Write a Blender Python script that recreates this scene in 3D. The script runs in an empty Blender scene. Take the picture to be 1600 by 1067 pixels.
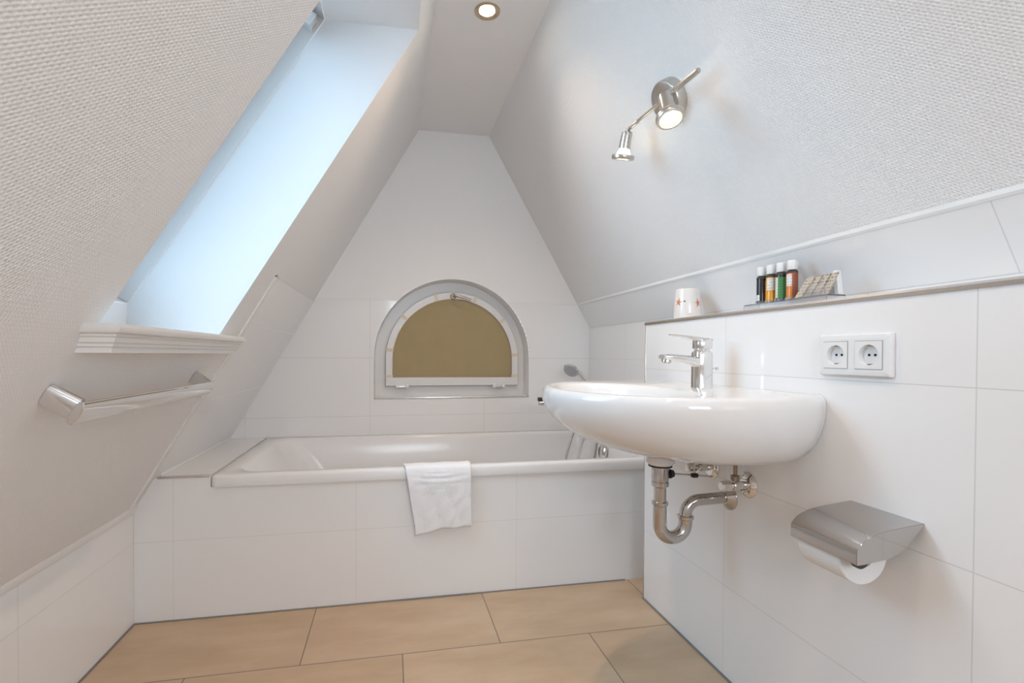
import bpy, bmesh, math, random
from math import sin, cos, pi, radians, sqrt
from mathutils import Vector, Matrix
random.seed(7)
C = bpy.context.scene.collection
S = bpy.context.scene

# ---------------------------------------------------------------- camera
cam_d = bpy.data.cameras.new('camera'); cam = bpy.data.objects.new('camera', cam_d); C.objects.link(cam)
F = Vector((0.190716, 0.981565, -0.012541)); R = Vector((0.981644, -0.190677, 0.004248)); U = Vector((-0.001779, 0.013121, 0.999912))
cam.matrix_world = Matrix(((R.x, U.x, -F.x, 0), (R.y, U.y, -F.y, 0), (R.z, U.z, -F.z, .91), (0, 0, 0, 1)))
cam_d.sensor_fit = 'HORIZONTAL'; cam_d.sensor_width = 36
cam_d.lens = 36 * 759.55 / 1600
cam_d.shift_x = (800 - 758.96) / 1600
cam_d.shift_y = (562.44 - 533.5) / 1600
cam_d.clip_start = 0.02
S.camera = cam

# ---------------------------------------------------------------- world, light, exposure
W = bpy.data.worlds.new('sky'); S.world = W; W.use_nodes = True
bg = W.node_tree.nodes['Background']
bg.inputs[0].default_value = (0.80, 0.90, 1.02, 1); bg.inputs[1].default_value = 7.2
S.view_settings.view_transform = 'Standard'; S.view_settings.look = 'None'
S.view_settings.gamma = 1; S.view_settings.use_curve_mapping = False
S.view_settings.exposure = 1.10
WARM = (1.0, 0.72, 0.50)
SPOT_W = 0.8
DOWN_W = 12.0
DOWN_FILL_W = 5.5  # fill from two added, unseen downlights

# room numbers (metres, floor z=0, camera over the origin)
XW, XR, YA, YB, YF = .928, 1.096, 1.811, 2.574, -1.25
ZC = 2.08
def SL(z, off=0): return -1.0637 + .5785 * z + off * 1.1553
def SR(z, off=0): return 1.7013 - .571 * z - off * 1.1515
NL = Vector((.8656, 0, -.5007)); EL = Vector((.5007, 0, .8656))     # left slope: normal into room, uphill
NR = Vector((-.8684, 0, -.4959)); ER = Vector((-.4959, 0, .8684))

# portal of the roof window (guides sampling of the sky outside the pane, gives off nothing itself)
def portal(center, xdir, ydir, sx, sy, facing):
    l = bpy.data.lights.new('sky_portal', 'AREA'); l.shape = 'RECTANGLE'; l.size = sx; l.size_y = sy
    l.cycles.is_portal = True
    o = bpy.data.objects.new('sky_portal', l); C.objects.link(o)
    z = -facing.normalized(); x = xdir.normalized(); y = z.cross(x)
    o.matrix_world = Matrix(((x.x, y.x, z.x, center.x), (x.y, y.y, z.y, center.y), (x.z, y.z, z.z, center.z), (0, 0, 0, 1)))

# ---------------------------------------------------------------- materials
def newmat(name):
    m = bpy.data.materials.new(name); m.use_nodes = True
    return m, m.node_tree, m.node_tree.nodes['Principled BSDF']
def pm(name, col, rough=.5, metal=0, spec=.5, coat=0, noise=0, nscale=40, bump=0, bscale=200, trans=0, ior=1.45, sss=0, aniso=0):
    m, t, b = newmat(name)
    b.inputs['Base Color'].default_value = (*col, 1); b.inputs['Roughness'].default_value = rough
    b.inputs['Metallic'].default_value = metal; b.inputs['Specular IOR Level'].default_value = spec
    b.inputs['Coat Weight'].default_value = coat; b.inputs['Transmission Weight'].default_value = trans
    b.inputs['IOR'].default_value = ior
    if coat: b.inputs['Coat Roughness'].default_value = .03
    N, L = t.nodes, t.links
    g = N.new('ShaderNodeNewGeometry')
    n = N.new('ShaderNodeTexNoise'); n.inputs['Scale'].default_value = nscale; n.inputs['Detail'].default_value = 3
    L.new(g.outputs['Position'], n.inputs['Vector'])
    r = N.new('ShaderNodeMapRange'); r.inputs['To Min'].default_value = max(.002, rough * (1 - .12)); r.inputs['To Max'].default_value = min(1, rough * 1.12)
    L.new(n.outputs['Fac'], r.inputs['Value']); L.new(r.outputs[0], b.inputs['Roughness'])
    if noise:
        mx = N.new('ShaderNodeMix'); mx.data_type = 'RGBA'
        mx.inputs['A'].default_value = (*[c * (1 - noise) for c in col], 1); mx.inputs['B'].default_value = (*[min(1, c * (1 + noise)) for c in col], 1)
        L.new(n.outputs['Fac'], mx.inputs['Factor']); L.new(mx.outputs['Result'], b.inputs['Base Color'])
    if bump:
        n2 = N.new('ShaderNodeTexNoise'); n2.inputs['Scale'].default_value = bscale; n2.inputs['Detail'].default_value = 4
        L.new(g.outputs['Position'], n2.inputs['Vector'])
        bp = N.new('ShaderNodeBump'); bp.inputs['Strength'].default_value = bump; bp.inputs['Distance'].default_value = .002
        L.new(n2.outputs['Fac'], bp.inputs['Height']); L.new(bp.outputs[0], b.inputs['Normal'])
    return m

def mth(t, op, a, b=None, c=None):
    n = t.nodes.new('ShaderNodeMath'); n.operation = op
    for i, v in enumerate((a, b, c)):
        if v is None: continue
        if isinstance(v, (int, float)): n.inputs[i].default_value = v
        else: t.links.new(v, n.inputs[i])
    return n.outputs[0]

def line_mask(t, coord, off, sp, w):
    """1 on a joint: lines at off + k*sp, total width w"""
    a = mth(t, 'SUBTRACT', coord, off); a = mth(t, 'DIVIDE', a, sp); a = mth(t, 'ADD', a, .5)
    a = mth(t, 'FRACT', a); a = mth(t, 'SUBTRACT', a, .5); a = mth(t, 'ABSOLUTE', a); a = mth(t, 'MULTIPLY', a, sp)
    return mth(t, 'LESS_THAN', a, w / 2)

WT = (.90, .895, .89)
def tilemat(name, lines, w=.0020, col=WT, grout=(.70, .69, .675), rough=.10):
    m, t, b = newmat(name); N, L = t.nodes, t.links
    g = N.new('ShaderNodeNewGeometry'); s = N.new('ShaderNodeSeparateXYZ'); L.new(g.outputs['Position'], s.inputs[0])
    mask = None
    for ax, off, sp in lines:
        k = line_mask(t, s.outputs['XYZ'.index(ax)], off, sp, w)
        mask = k if mask is None else mth(t, 'MAXIMUM', mask, k)
    mx = N.new('ShaderNodeMix'); mx.data_type = 'RGBA'
    mx.inputs['A'].default_value = (*col, 1); mx.inputs['B'].default_value = (*grout, 1)
    L.new(mask, mx.inputs['Factor']); L.new(mx.outputs['Result'], b.inputs['Base Color'])
    rr = N.new('ShaderNodeMapRange'); rr.inputs['To Min'].default_value = rough; rr.inputs['To Max'].default_value = .8
    L.new(mask, rr.inputs['Value']); L.new(rr.outputs[0], b.inputs['Roughness'])
    nz = N.new('ShaderNodeTexNoise'); nz.inputs['Scale'].default_value = 9; L.new(g.outputs['Position'], nz.inputs['Vector'])
    h = mth(t, 'MULTIPLY', nz.outputs['Fac'], .25); h = mth(t, 'SUBTRACT', h, mask)
    bp = N.new('ShaderNodeBump'); bp.inputs['Strength'].default_value = .18; bp.inputs['Distance'].default_value = .0010
    L.new(h, bp.inputs['Height']); L.new(bp.outputs[0], b.inputs['Normal'])
    return m

def wallpaper(name, up_axis_scale=1.0, strength=.5, col=(.90, .893, .885), sp=.0068):
    """woven glass-fibre wallpaper painted white: a fine grid of little pillows"""
    m, t, b = newmat(name); N, L = t.nodes, t.links
    b.inputs['Base Color'].default_value = (*col, 1); b.inputs['Roughness'].default_value = .62
    b.inputs['Specular IOR Level'].default_value = .3
    g = N.new('ShaderNodeNewGeometry'); s = N.new('ShaderNodeSeparateXYZ'); L.new(g.outputs['Position'], s.inputs[0])
    nz = N.new('ShaderNodeTexNoise'); nz.inputs['Scale'].default_value = 60; L.new(g.outputs['Position'], nz.inputs['Vector'])
    wob = mth(t, 'MULTIPLY', nz.outputs['Fac'], 2.2)
    k = 2 * pi / sp
    a = mth(t, 'SINE', mth(t, 'ADD', mth(t, 'MULTIPLY', s.outputs[1], k), wob))
    c = mth(t, 'SINE', mth(t, 'ADD', mth(t, 'MULTIPLY', s.outputs[2], k * up_axis_scale), wob))
    h = mth(t, 'MULTIPLY', a, c)
    h = mth(t, 'ADD', h, mth(t, 'MULTIPLY', mth(t, 'ADD', a, c), .35))
    h = mth(t, 'ADD', h, mth(t, 'MULTIPLY', nz.outputs['Fac'], 1.0))
    bp = N.new('ShaderNodeBump'); bp.inputs['Strength'].default_value = strength; bp.inputs['Distance'].default_value = .0009
    L.new(h, bp.inputs['Height']); L.new(bp.outputs[0], b.inputs['Normal'])
    return m

def floormat():
    m, t, b = newmat('beige_floor_tile'); N, L = t.nodes, t.links
    g = N.new('ShaderNodeNewGeometry'); s = N.new('ShaderNodeSeparateXYZ'); L.new(g.outputs['Position'], s.inputs[0])
    RW = .36
    row = mth(t, 'FLOOR', mth(t, 'DIVIDE', mth(t, 'SUBTRACT', s.outputs[1], 1.482), RW))
    par = mth(t, 'ABSOLUTE', mth(t, 'MODULO', row, 2.0))
    xs = mth(t, 'SUBTRACT', s.outputs[0], mth(t, 'MULTIPLY', par, .2956))
    k1 = line_mask(t, xs, -.2607, .6, .0032); k2 = line_mask(t, s.outputs[1], 1.482, RW, .0032)
    mask = mth(t, 'MAXIMUM', k1, k2)
    idx = mth(t, 'FLOOR', mth(t, 'DIVIDE', mth(t, 'ADD', xs, .2607), .6))
    cx = N.new('ShaderNodeCombineXYZ'); L.new(idx, cx.inputs[0]); L.new(row, cx.inputs[1])
    wn = N.new('ShaderNodeTexWhiteNoise'); L.new(cx.outputs[0], wn.inputs['Vector'])
    vadd = N.new('ShaderNodeVectorMath'); vadd.operation = 'MULTIPLY_ADD'
    L.new(wn.outputs['Color'], vadd.inputs[0]); vadd.inputs[1].default_value = (9, 9, 9)
    sc = N.new('ShaderNodeVectorMath'); sc.operation = 'MULTIPLY'; sc.inputs[1].default_value = (3.2, 9, 1); L.new(g.outputs['Position'], sc.inputs[0])
    L.new(sc.outputs[0], vadd.inputs[2])
    nz = N.new('ShaderNodeTexNoise'); nz.inputs['Scale'].default_value = 1.0; nz.inputs['Detail'].default_value = 7; nz.inputs['Roughness'].default_value = .6
    L.new(vadd.outputs[0], nz.inputs['Vector'])
    cr = N.new('ShaderNodeValToRGB'); L.new(nz.outputs['Fac'], cr.inputs[0])
    cr.color_ramp.elements[0].position = .3; cr.color_ramp.elements[0].color = (.50, .35, .22, 1)
    cr.color_ramp.elements[1].position = .72; cr.color_ramp.elements[1].color = (.64, .475, .325, 1)
    mx = N.new('ShaderNodeMix'); mx.data_type = 'RGBA'; L.new(cr.outputs[0], mx.inputs['A']); mx.inputs['B'].default_value = (.17, .15, .13, 1)
    L.new(mask, mx.inputs['Factor']); L.new(mx.outputs['Result'], b.inputs['Base Color'])
    b.inputs['Roughness'].default_value = .42
    bp = N.new('ShaderNodeBump'); bp.inputs['Strength'].default_value = .3; bp.inputs['Distance'].default_value = .001
    L.new(mth(t, 'SUBTRACT', mth(t, 'MULTIPLY', nz.outputs['Fac'], .3), mask), bp.inputs['Height']); L.new(bp.outputs[0], b.inputs['Normal'])
    return m

def emis(name, col, st):
    m, t, b = newmat(name); b.inputs['Base Color'].default_value = (1, 1, 1, 1)
    b.inputs['Emission Color'].default_value = (*col, 1); b.inputs['Emission Strength'].default_value = st
    return m
def panemat(name='window_glass', tint=(1, 1, 1)):
    m = bpy.data.materials.new(name); m.use_nodes = True; t = m.node_tree; t.nodes.remove(t.nodes['Principled BSDF'])
    tr = t.nodes.new('ShaderNodeBsdfTransparent'); tr.inputs[0].default_value = (*tint, 1); gl = t.nodes.new('ShaderNodeBsdfGlossy'); gl.inputs['Roughness'].default_value = .01
    mx = t.nodes.new('ShaderNodeMixShader'); fr = t.nodes.new('ShaderNodeFresnel'); fr.inputs[0].default_value = 1.45
    t.links.new(fr.outputs[0], mx.inputs[0]); t.links.new(tr.outputs[0], mx.inputs[1]); t.links.new(gl.outputs[0], mx.inputs[2])
    t.links.new(mx.outputs[0], t.nodes['Material Output'].inputs[0]); return m

M = dict(
    plaster_l=wallpaper('woven_wallpaper_left', 1.155, .42),
    plaster_r=wallpaper('woven_wallpaper_right', 1.152, .60),
    plaster=pm('smooth_white_plaster', (.90, .893, .885), .7, bump=.12, bscale=120),
    ceil=pm('ceiling_paint', (.88, .865, .86), .6, bump=.08, bscale=90),
    reveal=pm('white_reveal_paint', (.90, .90, .90), .55, bump=.1, bscale=160),
    tile_apron=tilemat('white_tile_apron', [('X', -.1245, .6), ('Z', .2715, .3)], w=.0018, grout=(.75, .735, .72)),
    tile_knee=tilemat('white_tile_knee_wall', [('Y', 1.30, .6), ('Z', .2715, .3)]),
    tile_back=tilemat('white_tile_window_wall', [('X', -.107, .6), ('Z', .5865, .3)]),
    tile_niche=tilemat('white_tile_slope', [('Y', 2.37, .6), ('Z', .745, .26)]),
    tile_right=tilemat('white_tile_side_wall', [('Y', 2.15, .6), ('Z', .5865, .3)]),
    tile_van=tilemat('white_tile_vanity_wall', [('Y', .619, .6), ('Z', .2582, .3), ]),
    tile_band=tilemat('white_tile_band', [('Y', .667, 2.4)]),
    floor=floormat(),
    caulk=pm('white_silicone', (.86, .86, .85), .35),
    joint=pm('grey_floor_joint', (.24, .225, .21), .7),
    alu=pm('satin_aluminium', (.72, .69, .66), .26, metal=1),
    chrome=pm('chrome', (.80, .79, .78), .045, metal=1),
    dchrome=pm('polished_steel', (.56, .54, .525), .10, metal=1),
    nickel=pm('brushed_nickel', (.58, .545, .50), .28, metal=1),
    ceramic=pm('white_ceramic', (.84, .83, .82), .07, coat=.4),
    enamel=pm('white_enamel', (.86, .85, .845), .17),
    upvc=pm('white_window_plastic', (.80, .79, .775), .3),
    blind=pm('olive_blind_fabric', (.43, .335, .185), .85, noise=.06, nscale=14, bump=.3, bscale=500),
    tape=pm('yellowed_tape', (.76, .66, .52), .5),
    wood=pm('white_lacquered_wood', (.83, .82, .80), .3),
    black=pm('black_rubber', (.015, .015, .016), .5),
    dark=pm('dark_plastic', (.05, .045, .045), .4),
    plast=pm('white_plastic', (.84, .84, .835), .22),
    hole=pm('socket_hole', (.02, .02, .02), .7),
    paper=pm('toilet_paper', (.86, .85, .84), .95, bump=.4, bscale=260),
    terry=pm('white_terry', (.95, .95, .96), .95, bump=1.0, bscale=420),
    brass=pm('worn_bronze', (.30, .24, .18), .35, metal=1),
    glass=panemat(), glass_fill=panemat('fill_window_glass', (.80, .79, .78)), glass_roof=panemat('daylight_dimming_roof_glass', (.55, .64, .69)),  # rear pane serves the added window; roof tint put in to dim daylight
    acryl=pm('clear_acrylic', (.93, .94, .98), .03, trans=.92, ior=1.3),
    porcelain=pm('cream_porcelain', (.84, .80, .76), .15, coat=.3),
    coral=pm('coral_glaze', (.66, .23, .12), .3, noise=.2, nscale=300),
    kraft=None,
    frost=pm('frosted_lamp_glass', (.95, .93, .90), .25, trans=.6),
    bulb=emis('halogen_glow', (1.0, .84, .62), 9.0),
    halo=emis('halogen_lens_rim', (1.0, .62, .28), .9),
    bulb2=emis('downlight_glow', (1.0, .86, .66), 30.0),
)

# ---------------------------------------------------------------- mesh helpers
def obj(name, bm, mat, parent=None, smooth=35):
    """link a bmesh (world coordinates) as one object; the thing's origin is subtracted"""
    loc = Vector((0, 0, 0)); p = parent
    while p is not None:
        if p.type == 'EMPTY' or p.parent is None: loc = p.location.copy()
        p = p.parent
    bmesh.ops.recalc_face_normals(bm, faces=bm.faces[:])
    if parent is not None:
        for v in bm.verts: v.co -= loc
    me = bpy.data.meshes.new(name); bm.to_mesh(me); bm.free()
    for pl in me.polygons: pl.use_smooth = True
    me.set_sharp_from_angle(angle=radians(smooth))
    me.materials.append(mat)
    o = bpy.data.objects.new(name, me); C.objects.link(o)
    if parent is not None: o.parent = parent
    return o
def rebase(o, loc):
    """a top-level mesh gets its origin at loc"""
    loc = Vector(loc)
    o.data.transform(Matrix.Translation(-loc)); o.location = loc
    return o
def tag(o, label, cat, group=None):
    o['label'] = label; o['category'] = cat
    if group: o['group'] = group
    return o
def thing(name, label, cat, loc, group=None):
    o = bpy.data.objects.new(name, None); C.objects.link(o); o.location = loc; o.empty_display_size = .05
    return tag(o, label, cat, group)
def struct(name, bm, mat, parent=None, smooth=35):
    o = obj(name, bm, mat, parent, smooth)
    if parent is None: o['kind'] = 'structure'
    return o
def poly(bm, pts): return bm.faces.new([bm.verts.new(Vector(p)) for p in pts])
def box(bm, x0, x1, y0, y1, z0, z1, bev=0, seg=3):
    b = bmesh.new()
    vs = [b.verts.new((x, y, z)) for x in (x0, x1) for y in (y0, y1) for z in (z0, z1)]
    for f in ((0, 1, 3, 2), (4, 6, 7, 5), (0, 4, 5, 1), (2, 3, 7, 6), (0, 2, 6, 4), (1, 5, 7, 3)): b.faces.new([vs[i] for i in f])
    if bev: bmesh.ops.bevel(b, geom=b.edges[:], offset=bev, segments=seg, profile=.5, affect='EDGES')
    merge(bm, b)
def merge(bm, b):
    me = bpy.data.meshes.new('t'); b.to_mesh(me); b.free(); bm.from_mesh(me); bpy.data.meshes.remove(me)
def prism(bm, pts, vec, bev=0):
    """closed polygon pts (3D) extruded by vec"""
    b = bmesh.new(); v = Vector(vec); n = len(pts)
    a = [b.verts.new(Vector(p)) for p in pts]; c = [b.verts.new(Vector(p) + v) for p in pts]
    b.faces.new(a); b.faces.new(c[::-1])
    for i in range(n): b.faces.new([a[i], c[i], c[(i + 1) % n], a[(i + 1) % n]])
    if bev: bmesh.ops.bevel(b, geom=b.edges[:], offset=bev, segments=2, profile=.5, affect='EDGES')
    merge(bm, b)
def loft(bm, loops, closed=True, cap0=True, cap1=True):
    rows = [[bm.verts.new(Vector(p)) for p in l] for l in loops]
    n = len(rows[0])
    for r in range(len(rows) - 1):
        for i in range(n if closed else n - 1):
            j = (i + 1) % n
            bm.faces.new([rows[r][i], rows[r][j], rows[r + 1][j], rows[r + 1][i]])
    for row, c in ((rows[0], cap0), (rows[-1], cap1)):
        if c and closed:
            m = sum((v.co for v in row), Vector()) / n; cv = bm.verts.new(m)
            for i in range(n): bm.faces.new([row[i], row[(i + 1) % n], cv])
def frame_of(d):
    d = Vector(d).normalized(); a = Vector((0, 0, 1)) if abs(d.z) < .9 else Vector((0, 1, 0))
    x = a.cross(d).normalized(); return x, d.cross(x), d
def lathe(bm, base, axis, prof, n=40, cap0=True, cap1=True):
    """prof: (radius, distance along axis)"""
    x, y, d = frame_of(axis); base = Vector(base)
    loft(bm, [[base + d * h + (x * cos(2 * pi * i / n) + y * sin(2 * pi * i / n)) * max(r, 1e-5) for i in range(n)] for r, h in prof], True, cap0, cap1)
def tube(bm, pts, r, n=16, cap=True):
    pts = [Vector(p) for p in pts]; rr = r if isinstance(r, (list, tuple)) else [r] * len(pts)
    loops = []; x = None
    for i, p in enumerate(pts):
        d = (pts[min(i + 1, len(pts) - 1)] - pts[max(i - 1, 0)]).normalized()
        if x is None: x = frame_of(d)[0]
        x = (x - d * x.dot(d)).normalized(); y = d.cross(x)
        loops.append([p + (x * cos(2 * pi * k / n) + y * sin(2 * pi * k / n)) * rr[i] for k in range(n)])
    loft(bm, loops, True, cap, cap)
def crom(pts, k=8):
    pts = [Vector(p) for p in pts]; P = [pts[0] * 2 - pts[1]] + pts + [pts[-1] * 2 - pts[-2]]; out = []
    for i in range(1, len(P) - 2):
        for j in range(k):
            t = j / k; a, b, c, d = P[i - 1:i + 3]
            out.append(.5 * ((2 * b) + (c - a) * t + (2 * a - 5 * b + 4 * c - d) * t * t + (3 * b - a - 3 * c + d) * t ** 3))
    out.append(pts[-1]); return out
def rrect(x0, x1, y0, y1, r, z, n=8):
    out = []
    for cx, cy, a0 in ((x1 - r, y1 - r, 0), (x0 + r, y1 - r, 90), (x0 + r, y0 + r, 180), (x1 - r, y0 + r, 270)):
        for k in range(n + 1):
            a = radians(a0 + 90 * k / n); out.append((cx + r * cos(a), cy + r * sin(a), z))
    return out

# ================================================================= SETTING
bm = bmesh.new(); box(bm, -1.0, 1.3, YF - .1, 2.8, -.08, 0); struct('floor', bm, M['floor'])
bm = bmesh.new(); box(bm, SL(ZC) - .06, SR(ZC) + .06, YF - .05, YB + .08, ZC, ZC + .05); struct('ceiling', bm, M['ceil'])
bm = bmesh.new(); box(bm, -.905, -.845, YF - .05, YB + .05, -.02, .384); struct('wall_left', bm, M['tile_knee'])

# left slope with the roof-window opening
ZO0, ZO1 = .955, 1.99
yn = lambda z: .976 + .043 * (z - .96)
yf = lambda z: 1.580 + .068 * (z - .96)
bm = bmesh.new()
zs = [.37, ZO0, ZO1, ZC + .02]
for i in range(3):
    a, b = zs[i], zs[i + 1]
    def q(y0, y1): poly(bm, [(SL(a), y0(a), a), (SL(a), y1(a), a), (SL(b), y1(b), b), (SL(b), y0(b), b)])
    q(lambda z: YF - .05, yn); q(yf, lambda z: YB + .05)
    if i != 1: q(yn, yf)
bmesh.ops.remove_doubles(bm, verts=bm.verts[:], dist=1e-5)
struct('wall_left_slope', bm, M['plaster_l'])

# right slope, side wall, vanity wall with its ledge
bm = bmesh.new(); poly(bm, [(SR(1.04), YF - .05, 1.04), (SR(1.04), YB + .05, 1.04), (SR(ZC + .02), YB + .05, ZC + .02), (SR(ZC + .02), YF - .05, ZC + .02)])
struct('wall_right_slope', bm, M['plaster_r'])
bm = bmesh.new(); box(bm, XR, XR + .05, YF - .05, YB + .05, -.02, 1.066); struct('wall_right', bm, M['tile_right'])
bm = bmesh.new(); box(bm, XW, XR - .0005, YF + .001, 1.662, 0, 1.026); struct('wall_vanity', bm, M['tile_van'])
def slab_r(bm, z0, z1, y0, y1, t0, t1):
    prism(bm, [(SR(z0, t0), y0, z0), (SR(z0, t1), y0, z0), (SR(z1, t1), y0, z1), (SR(z1, t0), y0, z1)], (0, y1 - y0, 0))
def slab_l(bm, z0, z1, y0, y1, t0, t1):
    prism(bm, [(SL(z0, t0), y0, z0), (SL(z0, t1), y0, z0), (SL(z1, t1), y0, z1), (SL(z1, t0), y0, z1)], (0, y1 - y0, 0))
bm = bmesh.new(); slab_r(bm, 1.058, 1.184, YF, YB - .0005, -.004, .003); struct('trim_1', bm, M['tile_band'])
bm = bmesh.new(); prism(bm, [(SR(1.180, .0032), YF, 1.180), (SR(1.180, .0045), YF, 1.180), (SR(1.1855, .0050), YF, 1.1855), (SR(1.194, .0006), YF, 1.194), (SR(1.194, -.004), YF, 1.194), (SR(1.1842, -.004), YF, 1.1842), (SR(1.1842, .0032), YF, 1.1842)], (0, YB - YF - .0005, 0)); struct('trim_2', bm, M['caulk'])
# chrome edging of the ledge, corner strip at its end
bm = bmesh.new(); prism(bm, [(XW - .003, YF, 1.019), (XW - .0045, YF, 1.026), (XW - .001, YF, 1.0305), (XW + .012, YF, 1.0305), (XW + .012, YF, 1.0262), (XW + .0008, YF, 1.0262), (XW + .0008, YF, 1.019)], (0, 1.6635 - YF, 0))
struct('trim_3', bm, M['alu'])
bm = bmesh.new(); box(bm, XW - .0015, XW + .006, 1.659, 1.6645, 0, 1.026, .001, 2); struct('trim_4', bm, M['alu'])

# bath front (apron) with the tiled shelf left of the tub
bm = bmesh.new()
prism(bm, [(-.8445, YA, 0), (-.8445, YA, .38), (SL(.488) + .0005, YA, .488), (-.6075, YA, .488), (-.6075, YA, .449), (XR - .001, YA, .449), (XR - .001, YA, 0)], (0, .03, 0))
struct('wall_bath_front', bm, M['tile_apron'])
bm = bmesh.new(); prism(bm, [(SL(.46) + .0005, YA + .0305, .46), (SL(.488) + .0005, YA + .0305, .488), (-.6075, YA + .0305, .488), (-.6075, YA + .0305, .46)], (0, YB - YA - .032, 0))
struct('trim_5', bm, M['tile_knee'])
bm = bmesh.new(); box(bm, -.772, -.611, YA - .003, YA + .010, .484, .491, .0012, 2); struct('trim_6', bm, M['alu'])

# tiled part of the left slope beside the tub, its silicone edges, the top bead of the knee wall
bm = bmesh.new(); slab_l(bm, .4885, 1.168, 1.775, YB - .0005, -.004, .004); struct('trim_7', bm, M['tile_niche'])
bm = bmesh.new(); slab_l(bm, .40, 1.174, 1.757, 1.7748, -.004, .005); slab_l(bm, 1.1682, 1.176, 1.757, YB - .0005, -.004, .005)
struct('trim_8', bm, M['caulk'])
bm = bmesh.new(); prism(bm, [(-.8455, YF, .374), (-.8385, YF, .376), (-.8325, YF, .392), (SL(.402) - .001, YF, .402), (SL(.38) - .004, YF, .38)], (0, YA - YF - .001, 0)); struct('trim_9', bm, M['caulk'])
bm = bmesh.new(); prism(bm, [(SL(.489) + .004, YA + .03, .4885), (SL(.489) + .012, YA + .03, .4885), (SL(.498) + .004, YA + .03, .4975)], (0, YB - YA - .032, 0)); struct('trim_10', bm, M['caulk'])
# grey joints along the floor
bm = bmesh.new(); box(bm, -.8445, XW + .0, YA - .006, YA - .0002, 0, .003); struct('trim_11', bm, M['joint'])
bm = bmesh.new(); box(bm, XW - .007, XW - .0002, YF, 1.662, 0, .003); struct('trim_12', bm, M['joint'])
bm = bmesh.new(); box(bm, -.8448, -.8385, YF, YA - .0062, 0, .003); struct('trim_13', bm, M['joint'])

# window wall (tiles below, plaster gable above) around the arched opening
AX, AR, AZ0 = .326, .415, .677
AZC = 1.306 - AR
def arch_z(x): return AZC + sqrt(max(0, AR * AR - (x - AX) ** 2))
def colwall(bm, x0, x1, lo, hi, y):
    n = 64
    xs = sorted(set([x0, x1] + [AX - AR * cos(pi * k / n) for k in range(n + 1)]))
    for a, b in zip(xs, xs[1:]):
        m = (a + b) / 2
        if abs(m - AX) < AR:
            if lo < AZ0: poly(bm, [(a, y, lo), (b, y, lo), (b, y, AZ0), (a, y, AZ0)])
            za, zb = max(arch_z(a), lo), max(arch_z(b), lo)
            if abs(a - (AX - AR)) < 1e-6: za = max(AZC, lo)
            za, zb = min(za, hi), min(zb, hi)
            if za < hi or zb < hi: 
                pts = [(a, y, za), (b, y, zb), (b, y, hi), (a, y, hi)]
                if za >= hi: pts = pts[:3]
                elif zb >= hi: pts = [pts[0], pts[1], pts[3]]
                poly(bm, pts)
        else: poly(bm, [(a, y, lo), (b, y, lo), (b, y, hi), (a, y, hi)])
    bmesh.ops.remove_doubles(bm, verts=bm.verts[:], dist=1e-5)
bm = bmesh.new(); colwall(bm, -1.0, 1.2, -.02, 1.187, YB); struct('wall_back', bm, M['tile_back'])
bm = bmesh.new(); colwall(bm, -1.0, 1.2, 1.17, ZC + .05, YB + .006); struct('wall_back_gable', bm, M['plaster'])
bm = bmesh.new()
for a, b in ((-.38, AX - sqrt(AR ** 2 - (1.19 - AZC) ** 2)), (AX + sqrt(AR ** 2 - (1.19 - AZC) ** 2), SR(1.187))):
    box(bm, a, b, YB - .0015, YB + .006, 1.185, 1.1915)
struct('trim_14', bm, M['caulk'])
bm = bmesh.new(); box(bm, -.6, XR - .001, YB - .005, YB - .0002, .4885, .4945); struct('trim_15', bm, M['caulk'])
bm = bmesh.new(); prism(bm, [(-.613, YA + .012, .4882), (-.6062, YA + .012, .4882), (-.6062, YA + .012, .4925)], (0, YB - YA - .02, 0)); struct('trim_16', bm, M['caulk'])

# wall behind the camera; its unseen window is added for frontal fill light
WX0, WX1, WZ0, WZ1 = -.06, .72, .98, 1.70
bm = bmesh.new()
for q in ((-1.0, WX0, -.02, ZC + .05), (WX1, 1.2, -.02, ZC + .05), (WX0, WX1, -.02, WZ0), (WX0, WX1, WZ1, ZC + .05)): poly(bm, [(q[0], YF, q[2]), (q[1], YF, q[2]), (q[1], YF, q[3]), (q[0], YF, q[3])])
bmesh.ops.remove_doubles(bm, verts=bm.verts[:], dist=1e-5); struct('wall_front', bm, M['plaster'])
w3 = bpy.data.objects.new('fill_window_3', None); C.objects.link(w3); w3.location = (.32, YF, 1.34); w3['kind'] = 'structure'
bm = bmesh.new()
def wring(bm, i0, wd, ya, yb):
    box(bm, WX0 + i0, WX0 + i0 + wd, ya, yb, WZ0 + i0, WZ1 - i0, .002, 1); box(bm, WX1 - i0 - wd, WX1 - i0, ya, yb, WZ0 + i0, WZ1 - i0, .002, 1)
    box(bm, WX0 + i0 + wd, WX1 - i0 - wd, ya, yb, WZ0 + i0, WZ0 + i0 + wd, .002, 1); box(bm, WX0 + i0 + wd, WX1 - i0 - wd, ya, yb, WZ1 - i0 - wd, WZ1 - i0, .002, 1)
wring(bm, -.02, .03, YF - .10, YF - .001); obj('window_frame', bm, M['upvc'], w3)
bm = bmesh.new(); wring(bm, .0, .045, YF - .085, YF - .04); obj('window_sash', bm, M['upvc'], w3)
bm = bmesh.new(); box(bm, WX0 + .03, WX1 - .03, YF - .066, YF - .062, WZ0 + .03, WZ1 - .03); bm.faces.ensure_lookup_table(); bmesh.ops.delete(bm, geom=[f for f in bm.faces if abs(f.normal.y) < .5 or f.calc_center_median().y < YF - .064], context='FACES'); obj('window_pane', bm, M['glass_fill'], w3)
portal(Vector(((WX0 + WX1) / 2, YF - .11, (WZ0 + WZ1) / 2)), Vector((1, 0, 0)), Vector((0, 0, 1)), WX1 - WX0 + .02, WZ1 - WZ0 + .02, Vector((0, 1, 0)))

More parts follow.
